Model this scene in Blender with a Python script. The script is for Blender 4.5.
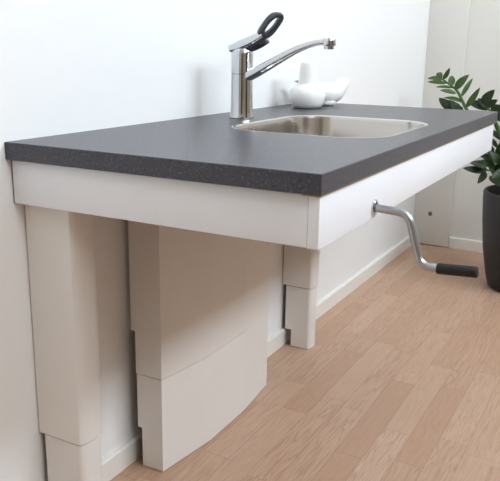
import bpy, bmesh, math, random
from mathutils import Vector, Matrix
from math import sin, cos, pi, radians
C = bpy.context.scene.collection
scene = bpy.context.scene
for o in list(bpy.data.objects): bpy.data.objects.remove(o)

# ------------------------------------------------------------------ camera
F_PX, YAW, PITCH, ROLL = 720.83, 0.493881, 0.259607, 0.016492
CAM = Vector((-0.9028, -0.9763, 0.96015))
fw = Vector((cos(YAW)*cos(PITCH), sin(YAW)*cos(PITCH), -sin(PITCH)))
rt0 = Vector((sin(YAW), -cos(YAW), 0)); up0 = rt0.cross(fw)
rt = cos(ROLL)*rt0 + sin(ROLL)*up0; up = -sin(ROLL)*rt0 + cos(ROLL)*up0
cam_data = bpy.data.cameras.new('camera'); cam = bpy.data.objects.new('camera', cam_data); C.objects.link(cam)
cam.matrix_world = Matrix(((rt.x, up.x, -fw.x, CAM.x), (rt.y, up.y, -fw.y, CAM.y), (rt.z, up.z, -fw.z, CAM.z), (0, 0, 0, 1)))
cam_data.sensor_width = 36; cam_data.sensor_fit = 'HORIZONTAL'; cam_data.lens = F_PX/500*36; cam_data.clip_start = .02
scene.camera = cam

# ------------------------------------------------------------------ world, daylight, exposure
RX0, RX1, RY0, CEIL = -2.6, 2.70, -2.9, 3.1        # the room
WINDOWS = [(0.25, 2.05, 2.25, 3.0), (-1.45, 0.0, 2.25, 3.0)]
w = bpy.data.worlds.new('sky'); scene.world = w; w.use_nodes = True
w.node_tree.nodes['Background'].inputs[0].default_value = (.80, .88, 1, 1)
w.node_tree.nodes['Background'].inputs[1].default_value = 1.0
def window_light(name, win, power, col):
    x0, x1, z0, z1 = win
    l = bpy.data.lights.new(name, 'AREA'); l.shape = 'RECTANGLE'; l.size = x1-x0-.1; l.size_y = z1-z0-.1
    l.energy = power; l.color = col
    o = bpy.data.objects.new(name, l); C.objects.link(o); o.location = ((x0+x1)/2, RY0-.03, (z0+z1)/2)
    o.rotation_euler = (radians(90), 0, 0)
window_light('daylight_right', WINDOWS[0], 89, (.79, .89, 1))
window_light('daylight_left', WINDOWS[1], 45, (.88, .94, 1))
vs = scene.view_settings
vs.view_transform = 'Standard'; vs.look = 'None'; vs.exposure = 0.07; vs.gamma = 1; vs.use_curve_mapping = False
scene.cycles.use_denoising = True
scene.cycles.max_bounces = 12; scene.cycles.diffuse_bounces = 6

# ------------------------------------------------------------------ materials
def srgb(r, g, b):
    f = lambda c: (c/255/12.92) if c/255 <= .04045 else ((c/255+.055)/1.055)**2.4
    return (f(r), f(g), f(b), 1)
class NT:
    def __init__(s, name):
        s.m = bpy.data.materials.new(name); s.m.use_nodes = True; s.t = s.m.node_tree
        s.b = s.t.nodes['Principled BSDF']
    def n(s, typ, **kw):
        nd = s.t.nodes.new(typ)
        for k, v in kw.items(): setattr(nd, k, v)
        return nd
    def l(s, a, b): s.t.links.new(a, b)
    def math(s, op, a, b=None, c=None):
        nd = s.n('ShaderNodeMath', operation=op)
        for i, v in enumerate((a, b, c)):
            if v is None: continue
            if isinstance(v, (int, float)): nd.inputs[i].default_value = v
            else: s.l(v, nd.inputs[i])
        return nd.outputs[0]
    def ramp(s, f, stops):
        nd = s.n('ShaderNodeValToRGB'); e = nd.color_ramp.elements
        while len(e) > 1: e.remove(e[-1])
        e[0].position, e[0].color = stops[0]
        for p, c in stops[1:]:
            x = e.new(p); x.color = c
        s.l(f, nd.inputs[0]); return nd.outputs[0]
    def mix(s, f, a, b, blend='MIX'):
        nd = s.n('ShaderNodeMix', data_type='RGBA', blend_type=blend)
        if isinstance(f, (int, float)): nd.inputs[0].default_value = f
        else: s.l(f, nd.inputs[0])
        for i, v in ((6, a), (7, b)):
            if isinstance(v, tuple): nd.inputs[i].default_value = v
            else: s.l(v, nd.inputs[i])
        return nd.outputs[2]
    def coord(s, scale=(1, 1, 1)):
        tc = s.n('ShaderNodeTexCoord'); mp = s.n('ShaderNodeMapping'); mp.inputs['Scale'].default_value = scale
        s.l(tc.outputs['Object'], mp.inputs[0]); return mp.outputs[0]
    def noise(s, vec, scale, detail=4, rough=.55, dist=0):
        nd = s.n('ShaderNodeTexNoise'); nd.inputs['Scale'].default_value = scale; nd.inputs['Detail'].default_value = detail
        nd.inputs['Roughness'].default_value = rough; nd.inputs['Distortion'].default_value = dist
        s.l(vec, nd.inputs['Vector']); return nd.outputs['Fac']
    def bump(s, h, strength, dist=.001):
        nd = s.n('ShaderNodeBump'); nd.inputs['Strength'].default_value = strength; nd.inputs['Distance'].default_value = dist
        s.l(h, nd.inputs['Height']); s.l(nd.outputs[0], s.b.inputs['Normal'])
    def set(s, **kw):
        names = dict(col='Base Color', rough='Roughness', metal='Metallic', spec='Specular IOR Level', coat='Coat Weight', coatr='Coat Roughness')
        for k, v in kw.items(): s.b.inputs[names[k]].default_value = v
        return s
def painted(name, c, rough=.5, spec=.5, mottled=.03, bump=.05, scale=40):
    n = NT(name).set(rough=rough, spec=spec)
    f = n.noise(n.coord(), scale, 5)
    d = tuple(x*(1-mottled*2) for x in c[:3])+(1,)
    n.l(n.mix(f, c, d), n.b.inputs['Base Color'])
    if bump: n.bump(n.noise(n.coord(), scale*8, 3), bump, .0006)
    return n.m
M = {}
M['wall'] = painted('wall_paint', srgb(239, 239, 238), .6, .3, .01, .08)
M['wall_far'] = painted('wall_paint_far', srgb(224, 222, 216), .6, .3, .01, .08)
M['wall_room'] = painted('warm_room_paint', srgb(188, 179, 163), .7, .2, .01, .05)
M['ceiling'] = painted('ceiling_paint', srgb(222, 222, 220), .8, .2, .01, .05)
M['skirting'] = painted('skirting_paint', srgb(236, 233, 226), .45, .4, .01, 0)
M['board'] = painted('board_paint', srgb(229, 226, 220), .5, .4, .02, .04)
M['cover'] = painted('cover_lacquer', srgb(229, 225, 220), .42, .45, .015, .05)
M['laminate'] = painted('white_laminate', srgb(235, 237, 241), .38, .5, .01, 0)
M['seal_and_shade'] = painted('dark_seal_and_gap_shade', srgb(70, 64, 58), .8, .2, .05, 0)  # seal of the counter frame; also painted gap shade behind the covers
M['plug'] = painted('grey_plug', srgb(112, 106, 98), .7, .2, .05, 0)
M['joint'] = painted('shaded_joint', srgb(160, 152, 144), .8, .2, .05, 0)
M['core'] = painted('chipboard_core', srgb(176, 146, 112), .8, .2, .12, 0, 300)
M['ceramic'] = painted('white_ceramic', srgb(243, 241, 238), .35, .5, .01, 0)
M['beak'] = painted('tan_glaze', srgb(176, 150, 120), .4, .5, .05, 0)
M['rubber'] = painted('black_rubber_grip', srgb(28, 27, 28), .55, .4, .06, .2, 120)
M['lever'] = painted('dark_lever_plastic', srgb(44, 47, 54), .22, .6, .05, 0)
M['pot'] = painted('dark_pot_glaze', srgb(38, 37, 38), .5, .4, .05, .15, 30)
M['soil'] = painted('dark_soil', srgb(52, 40, 30), .95, .1, .4, .8, 90)
M['stem'] = painted('green_stem', srgb(74, 104, 50), .5, .4, .12, 0, 60)
def metal(name, c, rough, brushed=None):
    n = NT(name).set(col=c, rough=rough, metal=1.0)
    if brushed:
        f = n.noise(n.coord(brushed), 1, 3)
        r = n.n('ShaderNodeMapRange'); n.l(f, r.inputs[0]); r.inputs[3].default_value = rough*.75; r.inputs[4].default_value = rough*1.3
        n.l(r.outputs[0], n.b.inputs['Roughness'])
    return n.m
M['chrome'] = metal('chrome', (.62, .63, .65, 1), .05)
M['steel'] = metal('brushed_steel', (.60, .57, .53, 1), .20, (30, 400, 400))
M['crank'] = metal('satin_steel_rod', (.47, .48, .51, 1), .33)
# speckled dark laminate
n = NT('dark_speckled_laminate').set(rough=.32, spec=.5)
co = n.coord()
base = n.mix(n.noise(co, 60, 6, .7), srgb(50, 49, 57), srgb(64, 63, 72))
fine = n.noise(co, 230, 3, .6)
sp = n.ramp(fine, [(.56, (0, 0, 0, 1)), (.68, (1, 1, 1, 1))])
base = n.mix(sp, base, srgb(101, 100, 107))
dk = n.ramp(n.noise(co, 170, 2, .5), [(.34, (1, 1, 1, 1)), (.44, (0, 0, 0, 1))])
base = n.mix(dk, base, srgb(46, 44, 48))
n.l(base, n.b.inputs['Base Color']); n.bump(fine, .12, .0005); M['worktop'] = n.m
# beech strip parquet: rows of strips along x
n = NT('beech_parquet').set(rough=.42, spec=.4)
tc = n.n('ShaderNodeTexCoord'); sx = n.n('ShaderNodeSeparateXYZ'); n.l(tc.outputs['Object'], sx.inputs[0])
X, Y = sx.outputs[0], sx.outputs[1]
v = n.math('DIVIDE', n.math('ADD', Y, .484), .0705); row = n.math('FLOOR', v); fy = n.math('FRACT', v)
wn = n.n('ShaderNodeTexWhiteNoise', noise_dimensions='1D'); n.l(row, wn.inputs['W'])
u = n.math('DIVIDE', n.math('ADD', X, n.math('MULTIPLY', wn.outputs['Value'], 3.7)), .46); col = n.math('FLOOR', u); fx = n.math('FRACT', u)
cb = n.n('ShaderNodeCombineXYZ'); n.l(row, cb.inputs[0]); n.l(col, cb.inputs[1])
w2 = n.n('ShaderNodeTexWhiteNoise', noise_dimensions='2D'); n.l(cb.outputs[0], w2.inputs['Vector']); rnd = w2.outputs['Value']
tone = n.ramp(rnd, [(0, srgb(194, 157, 131)), (.4, srgb(201, 166, 141)), (.75, srgb(205, 171, 147)), (1, srgb(211, 180, 158))])
gv = n.n('ShaderNodeCombineXYZ'); n.l(n.math('ADD', n.math('MULTIPLY', X, .7), n.math('MULTIPLY', rnd, 37.0)), gv.inputs[0])
n.l(n.math('ADD', n.math('MULTIPLY', Y, 14.0), n.math('MULTIPLY', rnd, 91.0)), gv.inputs[1]); n.l(rnd, gv.inputs[2])
g1 = n.noise(gv.outputs[0], 3.0, 3, .5, .35)
rings = n.math('FRACT', n.math('MULTIPLY', g1, 11.0))
rg = n.ramp(rings, [(0, (.66, .61, .57, 1)), (.28, (1, 1, 1, 1)), (.7, (1.06, 1.06, 1.06, 1)), (1, (.68, .64, .60, 1))])
fv = n.n('ShaderNodeCombineXYZ'); n.l(n.math('MULTIPLY', X, 12.0), fv.inputs[0]); n.l(n.math('MULTIPLY', Y, 150.0), fv.inputs[1]); n.l(rnd, fv.inputs[2])
g2 = n.noise(fv.outputs[0], 1.0, 3, .6)
amt = n.ramp(rnd, [(0, (.25, .25, .25, 1)), (.5, (.75, .75, .75, 1)), (.65, (.25, .25, .25, 1)), (1, (.8, .8, .8, 1))])
c1 = n.mix(amt, tone, n.mix(1.0, tone, rg, 'MULTIPLY'))
c2 = n.mix(n.math('MULTIPLY', g2, .36), c1, srgb(150, 112, 84))
ey = n.math('MINIMUM', fy, n.math('SUBTRACT', 1.0, fy)); ex = n.math('MULTIPLY', n.math('MINIMUM', fx, n.math('SUBTRACT', 1.0, fx)), 6.5)
seam = n.ramp(n.math('MINIMUM', ex, ey), [(0, (.30, .30, .30, 1)), (.010, (.22, .22, .22, 1)), (.028, (0, 0, 0, 1))])
c3 = n.mix(seam, c2, srgb(128, 92, 68))
n.l(c3, n.b.inputs['Base Color']); M['floor'] = n.m
# leaves: glossy, a tone per object, paler midrib side
n = NT('glossy_green_leaf').set(rough=.38, spec=.4)
oi = n.n('ShaderNodeObjectInfo'); f = n.noise(n.coord(), 14, 4)
lc = n.mix(f, srgb(44, 68, 26), srgb(78, 104, 44)); n.l(n.mix(n.math('MULTIPLY', oi.outputs['Random'], .5), lc, srgb(36, 56, 26)), n.b.inputs['Base Color'])
M['leaf'] = n.m
n = NT('dark_green_leaf').set(rough=.42, spec=.35)
f = n.noise(n.coord(), 14, 4); n.l(n.mix(f, srgb(24, 38, 18), srgb(44, 64, 30)), n.b.inputs['Base Color']); M['leaf_dark'] = n.m

# ------------------------------------------------------------------ mesh helpers
def finish(bm, smooth=0.6):
    bmesh.ops.remove_doubles(bm, verts=bm.verts, dist=1e-6)
    bmesh.ops.recalc_face_normals(bm, faces=bm.faces)
    for f in bm.faces: f.smooth = True
    for e in bm.edges:
        if len(e.link_faces) == 2 and e.calc_face_angle(0) > smooth: e.smooth = False
def obj(name, bm, mat, parent=None, smooth=0.6, loc=None):
    finish(bm, smooth); me = bpy.data.meshes.new(name); bm.to_mesh(me); bm.free()
    o = bpy.data.objects.new(name, me); C.objects.link(o); me.materials.append(M[mat])
    if parent: o.parent = parent; o.matrix_parent_inverse = Matrix.Translation(parent.location).inverted()
    return o
def thing(name, label, cat, loc, group=None):
    o = bpy.data.objects.new(name, None); C.objects.link(o); o.location = loc; o.empty_display_size = .05
    o['label'] = label; o['category'] = cat
    if group: o['group'] = group
    return o
def tag(o, label, cat, group=None):
    o['label'] = label; o['category'] = cat
    if group: o['group'] = group
    return o
def struct(name, bm, mat, label=None, parent=None):
    o = obj(name, bm, mat, parent); o['kind'] = 'structure'
    if label: o['label'] = label; o['category'] = name.split('_')[0]
    return o
def box(bm, x0, x1, y0, y1, z0, z1, bev=0, seg=2):
    vs = [bm.verts.new((x, y, z)) for z in (z0, z1) for x, y in ((x0, y0), (x1, y0), (x1, y1), (x0, y1))]
    fs = [bm.faces.new([vs[i] for i in q]) for q in ((3, 2, 1, 0), (4, 5, 6, 7), (0, 1, 5, 4), (1, 2, 6, 5), (2, 3, 7, 6), (3, 0, 4, 7))]
    if bev:
        es = list({e for f in fs for e in f.edges})
        bmesh.ops.bevel(bm, geom=es, offset=bev, segments=seg, affect='EDGES', profile=.5)
    return bm
def B(): return bmesh.new()
def loft(bm, loops, cap0=True, cap1=True):
    rows = [[bm.verts.new(p) for p in L] for L in loops]
    n = len(rows[0])
    for a, b in zip(rows, rows[1:]):
        for i in range(n): bm.faces.new((a[i], a[(i+1) % n], b[(i+1) % n], b[i]))
    if cap0: bm.faces.new(rows[0][::-1])
    if cap1: bm.faces.new(rows[-1])
    return rows
def lathe(bm, prof, cx=0, cy=0, seg=48, cap0=True, cap1=True):
    loft(bm, [[(cx+r*cos(2*pi*i/seg), cy+r*sin(2*pi*i/seg), z) for i in range(seg)] for r, z in prof], cap0, cap1)
    return bm
def catmull(P, k=6):
    P = [Vector(p) for p in P]; out = []
    for i in range(len(P)-1):
        a, b, c, d = P[max(i-1, 0)], P[i], P[i+1], P[min(i+2, len(P)-1)]
        for j in range(k):
            t = j/k; out.append(.5*((2*b)+(c-a)*t+(2*a-5*b+4*c-d)*t*t+(3*b-a-3*c+d)*t**3))
    out.append(P[-1]); return out
def sweep(bm, path, ra, rb, side=None, seg=20, power=1.0):
    """tube along path; ra = half width along 'side', rb = half height; lists or numbers"""
    P = [Vector(p) for p in path]; n = len(P); loops = []
    ra = ra if isinstance(ra, list) else [ra]*n; rb = rb if isinstance(rb, list) else [rb]*n
    prev = None
    for i in range(n):
        t = (P[min(i+1, n-1)]-P[max(i-1, 0)]).normalized()
        if side is not None: s = (Vector(side)-t*Vector(side).dot(t)).normalized()
        elif prev is None:
            s = t.orthogonal().normalized()
        else: s = (prev-t*prev.dot(t)).normalized()
        prev = s; u = t.cross(s)
        L = []
        for k in range(seg):
            a = 2*pi*k/seg; c, d = cos(a), sin(a)
            c = math.copysign(abs(c)**power, c); d = math.copysign(abs(d)**power, d)
            L.append(P[i]+s*ra[i]*c+u*rb[i]*d)
        loops.append(L)
    loft(bm, loops); return bm
def lerp_list(vals, n):
    out = []
    for i in range(n):
        t = i/(n-1)*(len(vals)-1); j = min(int(t), len(vals)-2); out.append(vals[j]+(vals[j+1]-vals[j])*(t-j))
    return out
def fillet(path, rad, k=6):
    P = [Vector(p) for p in path]; out = [P[0]]
    for i in range(1, len(P)-1):
        a = (P[i-1]-P[i]).normalized(); b = (P[i+1]-P[i]).normalized()
        p0, p1 = P[i]+a*rad, P[i]+b*rad
        for j in range(k+1):
            t = j/k; out.append((1-t)**2*p0+2*t*(1-t)*P[i]+t*t*p1)
    out.append(P[-1]); return out
def rrect(x0, x1, y0, y1, r, n=10):
    out = []
    for cx, cy, a0 in ((x1-r, y1-r, 0), (x0+r, y1-r, 90), (x0+r, y0+r, 180), (x1-r, y0+r, 270)):
        for i in range(n+1):
            a = radians(a0+90*i/n); out.append((cx+r*cos(a), cy+r*sin(a)))
    return out

# ------------------------------------------------------------------ the room
struct('floor', box(B(), RX0, RX1+.15, RY0, .15, -.1, 0), 'floor', 'pale beech strip parquet floor running along the wall')
struct('wall_back', box(B(), RX0, RX1+.15, 0, .15, 0, CEIL), 'wall', 'white painted wall behind the sink counter')
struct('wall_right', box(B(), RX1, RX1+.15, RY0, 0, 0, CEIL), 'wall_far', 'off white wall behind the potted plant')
struct('wall_left', box(B(), RX0-.15, RX0, RY0-.15, .15, 0, CEIL), 'wall_room')
bm = B(); xs = [RX0, WINDOWS[1][0], WINDOWS[1][1], WINDOWS[0][0], WINDOWS[0][1], RX1+.15]
for i in range(5):
    if i in (1, 3):
        box(bm, xs[i], xs[i+1], RY0-.15, RY0, 0, WINDOWS[0][2]); box(bm, xs[i], xs[i+1], RY0-.15, RY0, WINDOWS[0][3], CEIL)
    else: box(bm, xs[i], xs[i+1], RY0-.15, RY0, 0, CEIL)
struct('wall_front', bm, 'wall_room')
struct('ceiling', box(B(), RX0-.15, RX1+.15, RY0-.15, .15, CEIL, CEIL+.1), 'ceiling')
for k, (x0, x1, z0, z1) in enumerate(WINDOWS):
    bm = B(); t = .05; y0, y1 = RY0-.02, RY0+.02
    box(bm, x0, x1, y0, y1, z0, z0+t); box(bm, x0, x1, y0, y1, z1-t, z1)
    box(bm, x0, x0+t, y0, y1, z0+t, z1-t); box(bm, x1-t, x1, y0, y1, z0+t, z1-t)
    box(bm, (x0+x1)/2-.03, (x0+x1)/2+.03, y0, y1, z0+t, z1-t)
    struct('window_%d' % (k+1), bm, 'skirting')
M['door'] = painted('added_door_dark_wood', srgb(84, 60, 44), .4, .4, .15, 0, 8)  # unseen dark doors, added to give brown stripes in the chrome reflections
struct('door_1', box(B(), RX0, RX0+.04, -2.3, -1.35, .002, 2.08, .004), 'door')
struct('door_2', box(B(), -.35, .6, RY0, RY0+.04, .002, 2.08, .004), 'door')
# skirting boards (mitred top edge)
def skirting(axis, a0, a1, at, h=.056, th=.013):
    prof = [(0, 0), (th, 0), (th, h-.004), (th-.004, h), (0, h)]
    bm = B(); L = []
    for s in (a0, a1):
        L.append([((s, at-p, z) if axis == 'x' else (at-p, s, z)) for p, z in prof])
    loft(bm, L); return bm
struct('baseboard_back', skirting('x', RX0, RX1-.013, 0), 'skirting', 'white skirting board along the wall under the counter')
struct('baseboard_right', skirting('y', RY0, -.19, RX1), 'skirting', 'white skirting board behind the dark plant pot')
# boxed-in board in the corner, plugged hole in it
bm = B(); box(bm, RX1-.016, RX1, -.187, -.0005, .004, CEIL-.002, .002)
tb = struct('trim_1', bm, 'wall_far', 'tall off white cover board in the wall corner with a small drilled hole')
bm = B(); hole = [(RX1-.0165, -.083+0.010*cos(2*pi*i/24), .165+.012*sin(2*pi*i/24)) for i in range(24)]
loft(bm, [hole, [(RX1-.0155, y, z) for x, y, z in hole], [(RX1-.015, -.083+(y+.083)*.72, .165+(z-.165)*.72) for x, y, z in hole]])
obj('plug', bm, 'plug', tb)['label'] = 'dark plugged hole'

# ------------------------------------------------------------------ worktop
L_, D_, ZT, TH = 1.2967, .60, .7967, .031
SX0, SX1, SY0, SY1, SR = .412, .855, -.540, -.178, .10
wt = thing('worktop', 'dark grey speckled laminate worktop with cut-out for the sink', 'worktop', (L_/2, -D_/2, ZT-TH))
bm = B()
def orect(i, z): return [(i, -i, z), (i, -D_+i, z), (L_-i, -D_+i, z), (L_-i, -i, z)]
hin = rrect(SX0+.004, SX1-.004, SY0+.004, SY1-.004, SR-.004)
for z, flip in ((ZT, False), (ZT-TH, True)):
    o_ = [bm.verts.new(p) for p in orect(.0012, z)]; i_ = [bm.verts.new((x, y, z)) for x, y in hin]
    es = [bm.edges.new((L[k], L[(k+1) % len(L)])) for L in (o_, i_) for k in range(len(L))]
    bmesh.ops.triangle_fill(bm, edges=es, use_beauty=True, normal=(0, 0, -1 if flip else 1))
loft(bm, [orect(.0012, ZT), orect(0, ZT-.0012), orect(0, ZT-TH+.0012), orect(.0012, ZT-TH)], False, False)
loft(bm, [[(x, y, ZT) for x, y in hin], [(x, y, ZT-TH) for x, y in hin]], False, False)
obj('slab', bm, 'worktop', wt, .3)
# thin raw strip glued along the underside of the front edge
bm = B(); box(bm, .003, L_-.003, -D_+.0025, -D_+.03, ZT-TH-.0022, ZT-TH)
obj('core_strip', bm, 'core', wt)['label'] = 'thin raw brown strip under the front edge'

# ------------------------------------------------------------------ frame under the worktop
Z0, Z1 = .6855, ZT-TH-.0024
FX0, FX1, FY = .0113, 1.2885, -.594
fr = thing('counter_frame', 'white laminate frame of rails under the dark worktop', 'frame', (L_/2, -.3, Z0))
obj('front_rail', box(B(), FX0, FX1, FY, FY+.0175, Z0, Z1, .0008), 'laminate', fr)
obj('side_rail', box(B(), FX0+.0006, FX0+.0175, FY+.0181, -.0025, Z0+.0006, Z1, .0006), 'laminate', fr)
obj('side_rail', box(B(), FX1-.0175, FX1-.0006, FY+.0181, -.0025, Z0+.0006, Z1, .0006), 'laminate', fr)
obj('back_seal_and_shade', box(B(), FX0+.001, FX0+.0165, -.0025, -.0002, Z0, Z1), 'seal_and_shade', fr)['label'] = 'dark seal line against the wall'

# ------------------------------------------------------------------ telescopic covers on the wall
def stack(bm, secs):
    """secs: list of (z, polygon) with equal vertex counts"""
    loft(bm, [[(x, y, z) for x, y in poly] for z, poly in secs])
def col_poly(x0, x1, yb, yf, cw, cd):
    n = 5; P = [(x0, yb)]
    for i in range(n+1):
        a = pi/2*i/n; P.append((x0+cw*(1-cos(a)), yf+cd*(1-sin(a))))
    for i in range(n+1):
        a = pi/2*i/n; P.append((x1-cw*(1-sin(a)), yf+cd*(1-cos(a))))
    P.append((x1, yb)); return P
def column(x0, x1, zs, label, shift=0.0):
    yf = -.1145+shift
    t = thing('column_cover', label, 'support column', ((x0+x1)/2, -.06, 0), 'telescopic columns under the counter')
    bm = B(); p = lambda yb, e=0: col_poly(x0-e, x1+e, yb, yf-e, .026, .012)
    stack(bm, [(zs, p(-.003)), (Z1-.004, p(-.003))])
    obj('upper_sleeve', bm, 'cover', t, .5)
    bm = B(); q = lambda yb, e=.0028: col_poly(x0+e, x1-e, yb, yf+e, .025, .012)
    stack(bm, [(.002, q(-.037)), (.060, q(-.037)), (.0601, q(-.0145)), (zs-.0034, q(-.0145))])
    obj('lower_sleeve', bm, 'cover', t, .5)
    bm = B(); box(bm, x0+.030, x1-.006, -.0145, -.0003, .0601, zs+.02)
    obj('wall_bracket', bm, 'cover', t)
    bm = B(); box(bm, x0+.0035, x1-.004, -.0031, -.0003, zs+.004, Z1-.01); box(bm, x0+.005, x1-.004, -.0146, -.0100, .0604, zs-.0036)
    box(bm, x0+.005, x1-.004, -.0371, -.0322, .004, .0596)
    obj('back_seal_and_shade', bm, 'seal_and_shade', t)['label'] = 'dark strips painting the gap shadow along the back edge of the sleeves'  # dark strips put in for the shadow gap between sleeves and wall
    bm = B(); stack(bm, [(zs-.0048, q(-.016, .0040)), (zs+.01, q(-.016, .004))])
    obj('joint', bm, 'joint', t)
    return t
column(.035, .103, .217, 'white telescopic wall column cover near the left end of the counter')
column(1.138, 1.203, .2135, 'white telescopic wall column cover at the far right end of the counter', .006)
# bowed middle cover
def bow(x0, x1, yb, e=0):
    return [(x0-e, yb), (x0-e, -.1004-e), (x0+.178, -.1226-e), (x1-.175, -.1205-e), (x1+e, -.1013-e), (x1+e, yb)]
pn = thing('lift_cover', 'wide white bowed lift cover standing between the two column covers', 'lift cover', (.58, -.07, 0))
bm = B(); stack(bm, [(.2365, bow(.315, .8435, -.029)), (.340, bow(.315, .8435, -.029)), (.3401, bow(.315, .8435, -.018)), (.745, bow(.315, .8435, -.018))])
obj('upper_cover', bm, 'cover', pn, .09)
bm = B(); stack(bm, [(.002, bow(.315, .8435, -.0415, -.0012)), (.100, bow(.315, .8435, -.0415, -.0012)), (.1001, bow(.315, .8435, -.030, -.0012)), (.2344, bow(.315, .8435, -.030, -.0014))])
obj('lower_cover', bm, 'cover', pn, .09)
bm = B(); stack(bm, [(.2330, bow(.315, .8435, -.034, -.0025)), (.24, bow(.315, .8435, -.034, -.003))]); obj('joint', bm, 'joint', pn)
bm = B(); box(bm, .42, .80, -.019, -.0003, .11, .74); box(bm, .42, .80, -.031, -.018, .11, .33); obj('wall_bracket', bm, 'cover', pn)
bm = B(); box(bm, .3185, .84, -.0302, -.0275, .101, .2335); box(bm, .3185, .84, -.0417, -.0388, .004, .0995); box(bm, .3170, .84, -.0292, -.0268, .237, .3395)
obj('back_seal_and_shade', bm, 'seal_and_shade', pn)['label'] = 'dark strips painting the gap shadow along the back edge of the covers'  # dark backing where only shade falls between lift cover and wall

# ------------------------------------------------------------------ sink
sk = thing('sink', 'brushed steel sink basin with rounded corners set into the worktop', 'sink', ((SX0+SX1)/2, (SY0+SY1)/2, ZT))
bm = B(); rl = lambda i, z: [(x, y, z) for x, y in rrect(SX0+i, SX1-i, SY0+i, SY1-i, max(SR-i, .03))]
loft(bm, [rl(-.0005, ZT+.0002), rl(.0005, ZT+.0006), rl(.005, ZT+.0005), rl(.008, ZT-.002)], False, False)
obj('rim', bm, 'steel', sk, 1.0)
bm = B(); loft(bm, [rl(.008, ZT-.002), rl(.010, ZT-.01), rl(.014, ZT-.10), rl(.020, ZT-.135), rl(.036, ZT-.150), rl(.06, ZT-.153)], False, True)
obj('basin', bm, 'steel', sk, 1.2)
bm = B(); lathe(bm, [(.042, ZT-.1528), (.042, ZT-.151), (.036, ZT-.1505), (.030, ZT-.154), (.012, ZT-.154)], .62, -.36)
obj('drain', bm, 'chrome', sk)

# ------------------------------------------------------------------ mixer tap
TX, TY = .65, -.111
tp = thing('mixer_tap', 'chrome single lever mixer tap with a loop handle behind the sink', 'tap', (TX, TY, ZT))
bm = B(); lathe(bm, [(.0295, ZT+.0003), (.0300, ZT+.004), (.0285, ZT+.008), (.0272, ZT+.016), (.0264, ZT+.035), (.0260, ZT+.105)], TX, TY)
obj('body', bm, 'chrome', tp)
bm = B(); lathe(bm, [(.0235, ZT+.104), (.0262, ZT+.1063), (.0262, ZT+.150), (.0255, ZT+.158), (.0225, ZT+.164), (.012, ZT+.167)], TX, TY)
obj('cartridge_cap', bm, 'chrome', tp)
# spout
path = catmull([(TX, TY-.008, .893), (TX, -.150, .9075), (TX, -.200, .9335), (TX, -.250, .9585), (TX, -.292, .9735), (TX, -.324, .9785)], 6)
nP = len(path)
bm = B(); sweep(bm, path, lerp_list([.0185, .0175, .016, .014, .0125, .0115], nP), lerp_list([.0125, .0115, .0095, .0080, .0070, .0068], nP), (1, 0, 0), 36, .6)
obj('spout', bm, 'chrome', tp)
bm = B(); ax, ay, az = TX, -.333, .9685
lathe(bm, [(.0085, az-.0065), (.0112, az-.006), (.0115, az+.001), (.0145, az+.0015), (.0152, az+.0035), (.0152, az+.0145), (.0135, az+.0175), (.005, az+.0185)], ax, ay, 32)
obj('aerator', bm, 'chrome', tp)
# lever: wedge arm from the cap, then a loop
bdir = Vector((.80, -.60, 0)).normalized()
bm = B(); pa = catmull([(TX, -.088, .9560), (TX, -.116, .9655), (TX, -.145, .9775), (TX+.001, -.170, .9905)], 6); nP = len(pa)
sweep(bm, pa, lerp_list([.024, .0225, .019, .0165], nP), lerp_list([.0085, .0125, .0115, .0085], nP), tuple(bdir), 36, .5)
obj('lever_arm', bm, 'chrome', tp)
off = Vector((0, -.004, -.0085))  # dark strip added to imitate a dark reflection in the chrome arm
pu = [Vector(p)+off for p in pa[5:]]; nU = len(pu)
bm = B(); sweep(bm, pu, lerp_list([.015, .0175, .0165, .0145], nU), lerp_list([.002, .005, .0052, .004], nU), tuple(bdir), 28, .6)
obj('lever_reflection', bm, 'lever', tp)['label'] = 'dark strip imitating a reflection under the lever'
Pa, Pb = Vector((TX+.001, -.1630, .9870)), Vector((TX+.002, -.2035, 1.0395))
adir = (Pb-Pa).normalized(); nrm = adir.cross(bdir).normalized(); Ln = (Pb-Pa).length
bm = B(); K = 48; outer, inner = [], []
for i in range(K):
    a = 2*pi*i/K; s, c = sin(a), cos(a)
    s2 = math.copysign(abs(s)**.62, s); c2 = math.copysign(abs(c)**.66, c)
    outer.append(Pa+adir*(Ln*.5+Ln*.52*c2)+bdir*(.0205*s2))
    inner.append(Pa+adir*(Ln*.545+Ln*.335*c)+bdir*(.0098*s))
th = .0072; rings = []
mid = lambda t: [o*(1-t)+i_*t for o, i_ in zip(outer, inner)]
seq = [(0, -.35), (.12, -1), (.88, -1), (1, -.35), (1, .35), (.88, 1), (.12, 1), (0, .35)]
rows = [[bm.verts.new(p+nrm*th*h) for p in mid(t)] for t, h in seq]
for a, b in zip(rows, rows[1:]+rows[:1]):
    for i in range(K): bm.faces.new((a[i], a[(i+1) % K], b[(i+1) % K], b[i]))
obj('lever_loop', bm, 'lever', tp, 1.0)['label'] = 'dark loop grip of the lever'

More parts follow.
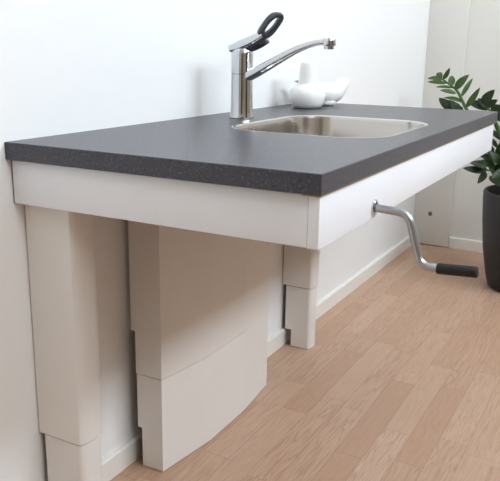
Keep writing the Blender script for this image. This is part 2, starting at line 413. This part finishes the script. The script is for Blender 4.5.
# ------------------------------------------------------------------ crank handle
HX = .248
hd = thing('crank_handle', 'bent steel crank handle with black grip plugged into the front rail', 'crank', (HX, FY, .704))
def disc_y(bm, prof, cx, cz, seg=36):
    loft(bm, [[(cx+r*cos(2*pi*i/seg), y, cz+r*sin(2*pi*i/seg)) for i in range(seg)] for r, y in prof])
bm = B(); disc_y(bm, [(.0138, FY-.0002), (.0138, FY-.0025), (.0125, FY-.0036), (.0090, FY-.0036), (.0090, FY-.0015)], HX, .7045)
obj('flange', bm, 'chrome', hd)
bm = B(); sweep(bm, fillet([(HX, FY-.0022, .7040), (HX, -.6545, .7010), (HX, -.6800, .6150), (HX, -.7120, .6150)], .019, 12), .0069, .0069, (1, 0, 0), 20)
obj('rod', bm, 'crank', hd, .9)
bm = B(); sweep(bm, [(HX, -.7080, .6150), (HX, -.7090, .6150), (HX, -.7110, .6150), (HX, -.7715, .6185), (HX, -.7735, .6186), (HX, -.7742, .6187)], [.0072, .0088, .0092, .0094, .0086, .006], [.0072, .0088, .0092, .0094, .0086, .006], (1, 0, 0), 24)
obj('grip', bm, 'rubber', hd, .9)

# ------------------------------------------------------------------ vase and bird on the worktop
vx, vy = 1.055, -.104
bm = B(); prof = [(.034, .0006), (.040, .002), (.0475, .014), (.0515, .028), (.0520, .038), (.0490, .050), (.0420, .059), (.0320, .0645), (.0290, .0675), (.0275, .072), (.0262, .092), (.0240, .116), (.0228, .1255), (.0214, .1285), (.0190, .1285), (.0180, .125), (.018, .09)]
lathe(bm, [(r, ZT+z) for r, z in prof], vx, vy, 56)
tag(obj('bottle_vase', bm, 'ceramic', None, 1.0), 'round white ceramic bottle vase with a thick neck beside the tap', 'vase')
bd = thing('bird_figurine', 'white ceramic bird figurine half hidden behind the bottle vase', 'figurine', (1.165, -.115, ZT))
ctr = catmull([(1.110, -.056, ZT+.073), (1.124, -.068, ZT+.068), (1.152, -.088, ZT+.047), (1.180, -.108, ZT+.036), (1.206, -.128, ZT+.041), (1.222, -.143, ZT+.060), (1.229, -.151, ZT+.073), (1.232, -.155, ZT+.080)], 5)
nP = len(ctr)
bm = B(); sweep(bm, ctr, lerp_list([.004, .017, .026, .036, .033, .024, .019, .006], nP), lerp_list([.004, .016, .026, .0350, .030, .020, .014, .004], nP), (.55, .83, 0), 28)
obj('body', bm, 'ceramic', bd, 1.5)
bm = B(); lathe(bm, [(.022, ZT+.0006), (.028, ZT+.003), (.031, ZT+.012), (.026, ZT+.024)], 1.184, -.110, 40)
obj('foot', bm, 'ceramic', bd, 1.2)
bm = B(); sweep(bm, [(1.114, -.060, ZT+.0715), (1.102, -.0515, ZT+.072), (1.092, -.0445, ZT+.073)], [.007, .0045, .001], [.006, .004, .001], (0, 0, 1), 14)
obj('beak', bm, 'beak', bd)['label'] = 'pale brown beak'

# ------------------------------------------------------------------ plant in the tall dark pot
PX, PY = 2.215, -.630
pl = thing('potted_plant', 'glossy leaved green plant in a tall tapered dark pot on the floor', 'plant', (PX, PY, 0))
bm = B(); lathe(bm, [(.150, .001), (.158, .006), (.172, .06), (.190, .16), (.203, .28), (.209, .37), (.210, .405), (.206, .411), (.198, .411), (.195, .40), (.194, .36)], PX, PY, 72)
obj('pot', bm, 'pot', pl)
bm = B(); lathe(bm, [(.1945, .360), (.19, .372), (.10, .378), (.02, .380)], PX, PY, 40); obj('soil', bm, 'soil', pl)
def leaf(bm, base, tip, width, nh, cup=.18, droop=.06):
    base, tip, nh = Vector(base), Vector(tip), Vector(nh)
    d = tip-base; L = d.length; t = d.normalized(); s = t.cross(nh).normalized(); u = s.cross(t).normalized()
    N = 9; rows_t, rows_b = [], []
    for i in range(N+1):
        f = i/N; wd = width*.5*(math.sin(pi*min(f**.85, 1))**.75 if 0 < f < 1 else .03)
        c = base+d*f-u*droop*L*(f*f)+u*L*.05*sin(pi*f)
        row = []
        for k in (-1, -.55, 0, .55, 1):
            row.append(c+s*wd*k+u*(cup*wd*abs(k)))
        rows_t.append([bm.verts.new(p+u*.0006) for p in row]); rows_b.append([bm.verts.new(p-u*.0006) for p in row])
    for R, fl in ((rows_t, 0), (rows_b, 1)):
        for a, b in zip(R, R[1:]):
            for k in range(4):
                q = (a[k], a[k+1], b[k+1], b[k]); bm.faces.new(q[::-1] if fl else q)
    for a, b, c, e in zip(rows_t, rows_t[1:], rows_b, rows_b[1:]):
        bm.faces.new((a[0], b[0], e[0], c[0])); bm.faces.new((a[4], c[4], e[4], b[4]))
    for R, S in ((rows_t[0], rows_b[0]), (rows_t[-1], rows_b[-1])):
        for k in range(4): bm.faces.new((R[k], R[k+1], S[k+1], S[k]))
def frond(stem_pts, leaves, mat='leaf', r0=.009, r1=.003):
    P = catmull(stem_pts, 6); nP = len(P)
    bm = B(); sweep(bm, P, lerp_list([r0, (r0+r1)/2, r1], nP), lerp_list([r0, (r0+r1)/2, r1], nP), None, 10)
    st = obj('frond', bm, 'stem', pl, 1.0)
    bm = B()
    for lf in leaves: leaf(bm, *lf)
    obj('leaves', bm, mat, st, 1.2)
    return st
CN = (-.75, -.45, .45)
FRONDS = [
    ('A', 'leaf', (0.011, 0.003), [(2.27, -0.56, 0.375), (2.25, -0.473, 0.451), (2.26, -0.39, 0.604), (2.27, -0.302, 0.73), (2.27, -0.26, 0.799), (2.27, -0.221, 0.829), (2.27, -0.19, 0.849)],
     [((2.27, -0.194, 0.847), (2.25, -0.224, 0.897), 0.02), ((2.27, -0.196, 0.846), (2.28, -0.122, 0.854), 0.022), ((2.29, -0.163, 0.852), (2.3, -0.18, 0.875), 0.03), ((2.27, -0.212, 0.831), (2.25, -0.133, 0.839), 0.018), ((2.28, -0.228, 0.819), (2.31, -0.221, 0.864), 0.03), ((2.27, -0.248, 0.807), (2.24, -0.302, 0.87), 0.034), ((2.27, -0.239, 0.813), (2.25, -0.171, 0.819), 0.014), ((2.27, -0.256, 0.791), (2.24, -0.192, 0.804), 0.02), ((2.27, -0.276, 0.776), (2.32, -0.308, 0.857), 0.02), ((2.27, -0.287, 0.755), (2.25, -0.211, 0.779), 0.024), ((2.27, -0.301, 0.733), (2.25, -0.355, 0.819), 0.026)]),
    ('B', 'leaf_dark', (0.01, 0.003), [(2.3, -0.58, 0.375), (2.27, -0.462, 0.438), (2.33, -0.352, 0.594), (2.37, -0.265, 0.702)],
     [((2.37, -0.221, 0.704), (2.39, -0.153, 0.762), 0.045), ((2.37, -0.238, 0.706), (2.37, -0.186, 0.755), 0.05), ((2.35, -0.256, 0.703), (2.35, -0.219, 0.751), 0.045), ((2.32, -0.28, 0.711), (2.32, -0.239, 0.735), 0.03)]),
    ('C', 'leaf_dark', (0.01, 0.003), [(2.27, -0.62, 0.375), (2.27, -0.503, 0.442), (2.27, -0.462, 0.608), (2.27, -0.41, 0.713), (2.27, -0.37, 0.756)],
     [((2.27, -0.366, 0.752), (2.24, -0.414, 0.813), 0.04), ((2.27, -0.375, 0.744), (2.25, -0.43, 0.773), 0.034), ((2.29, -0.397, 0.728), (2.3, -0.299, 0.758), 0.044), ((2.29, -0.388, 0.736), (2.29, -0.343, 0.775), 0.03), ((2.27, -0.406, 0.721), (2.27, -0.439, 0.752), 0.04), ((2.25, -0.423, 0.707), (2.22, -0.478, 0.768), 0.04), ((2.27, -0.429, 0.689), (2.27, -0.489, 0.734), 0.05)]),
    ('D', 'leaf_dark', (0.008, 0.003), [(2.22, -0.6, 0.375), (2.25, -0.508, 0.428), (2.21, -0.461, 0.48), (2.21, -0.42, 0.485)],
     [((2.21, -0.412, 0.476), (2.17, -0.333, 0.491), 0.030), ((2.21, -0.426, 0.503), (2.17, -0.36, 0.515), 0.033), ((2.22, -0.419, 0.475), (2.15, -0.404, 0.437), 0.030), ((2.23, -0.428, 0.526), (2.21, -0.376, 0.557), 0.030), ((2.23, -0.435, 0.543), (2.21, -0.417, 0.598), 0.030), ((2.19, -0.458, 0.5), (2.13, -0.414, 0.537), 0.033), ((2.17, -0.502, 0.498), (2.11, -0.464, 0.47), 0.033), ((2.25, -0.421, 0.48), (2.25, -0.364, 0.466), 0.030)]),
    ('E', 'leaf_dark', (0.009, 0.003), [(2.24, -0.63, 0.375), (2.27, -0.513, 0.426), (2.22, -0.472, 0.51), (2.25, -0.456, 0.576), (2.27, -0.47, 0.642)],
     [((2.23, -0.452, 0.528), (2.21, -0.465, 0.602), 0.030), ((2.25, -0.454, 0.559), (2.23, -0.491, 0.622), 0.030), ((2.21, -0.453, 0.48), (2.19, -0.495, 0.536), 0.033), ((2.2, -0.44, 0.463), (2.13, -0.492, 0.437), 0.030), ((2.27, -0.445, 0.573), (2.29, -0.396, 0.618), 0.028), ((2.27, -0.454, 0.607), (2.29, -0.4, 0.652), 0.03), ((2.27, -0.467, 0.592), (2.27, -0.425, 0.689), 0.03), ((2.17, -0.48, 0.517), (2.15, -0.438, 0.577), 0.033), ((2.17, -0.491, 0.489), (2.15, -0.505, 0.575), 0.033)]),
]
rnd_ = random.Random(4)
for _, mat, (r0, r1), st, lvs in FRONDS:
    frond(st, [(b, t, wd, (-.75+rnd_.uniform(-.3, .3), -.45+rnd_.uniform(-.3, .3), .5+rnd_.uniform(-.25, .25)), .2, rnd_.uniform(.0, .14)) for b, t, wd in lvs], mat, r0, r1)
# the rest of the crown, beyond the photo's right edge
for k in range(5):
    a = -2.6+k*.75; lean = rnd_.uniform(.10, .22); h = rnd_.uniform(.78, .98)
    b0 = (PX+.06*cos(a), PY+.06*sin(a)-.03, .375); m_ = (PX+lean*.6*cos(a), PY-.06+lean*.6*sin(a), .62); e_ = (PX+lean*1.3*cos(a), PY-.08+lean*1.3*sin(a), h)
    P = catmull([b0, m_, e_], 6); lv = []
    for j in range(5, len(P)):
        tdir = (P[j]-P[j-1]).normalized(); sd = tdir.cross(Vector((cos(a), sin(a), .2))).normalized()
        for s in (-1, 1):
            lv.append((tuple(P[j]), tuple(P[j]+(sd*s*.8+tdir*.5).normalized()*.075), .028, (cos(a)*-.4, sin(a)*-.4, .8), .2, .1))
    frond([b0, m_, e_], lv, 'leaf' if k % 2 else 'leaf_dark')
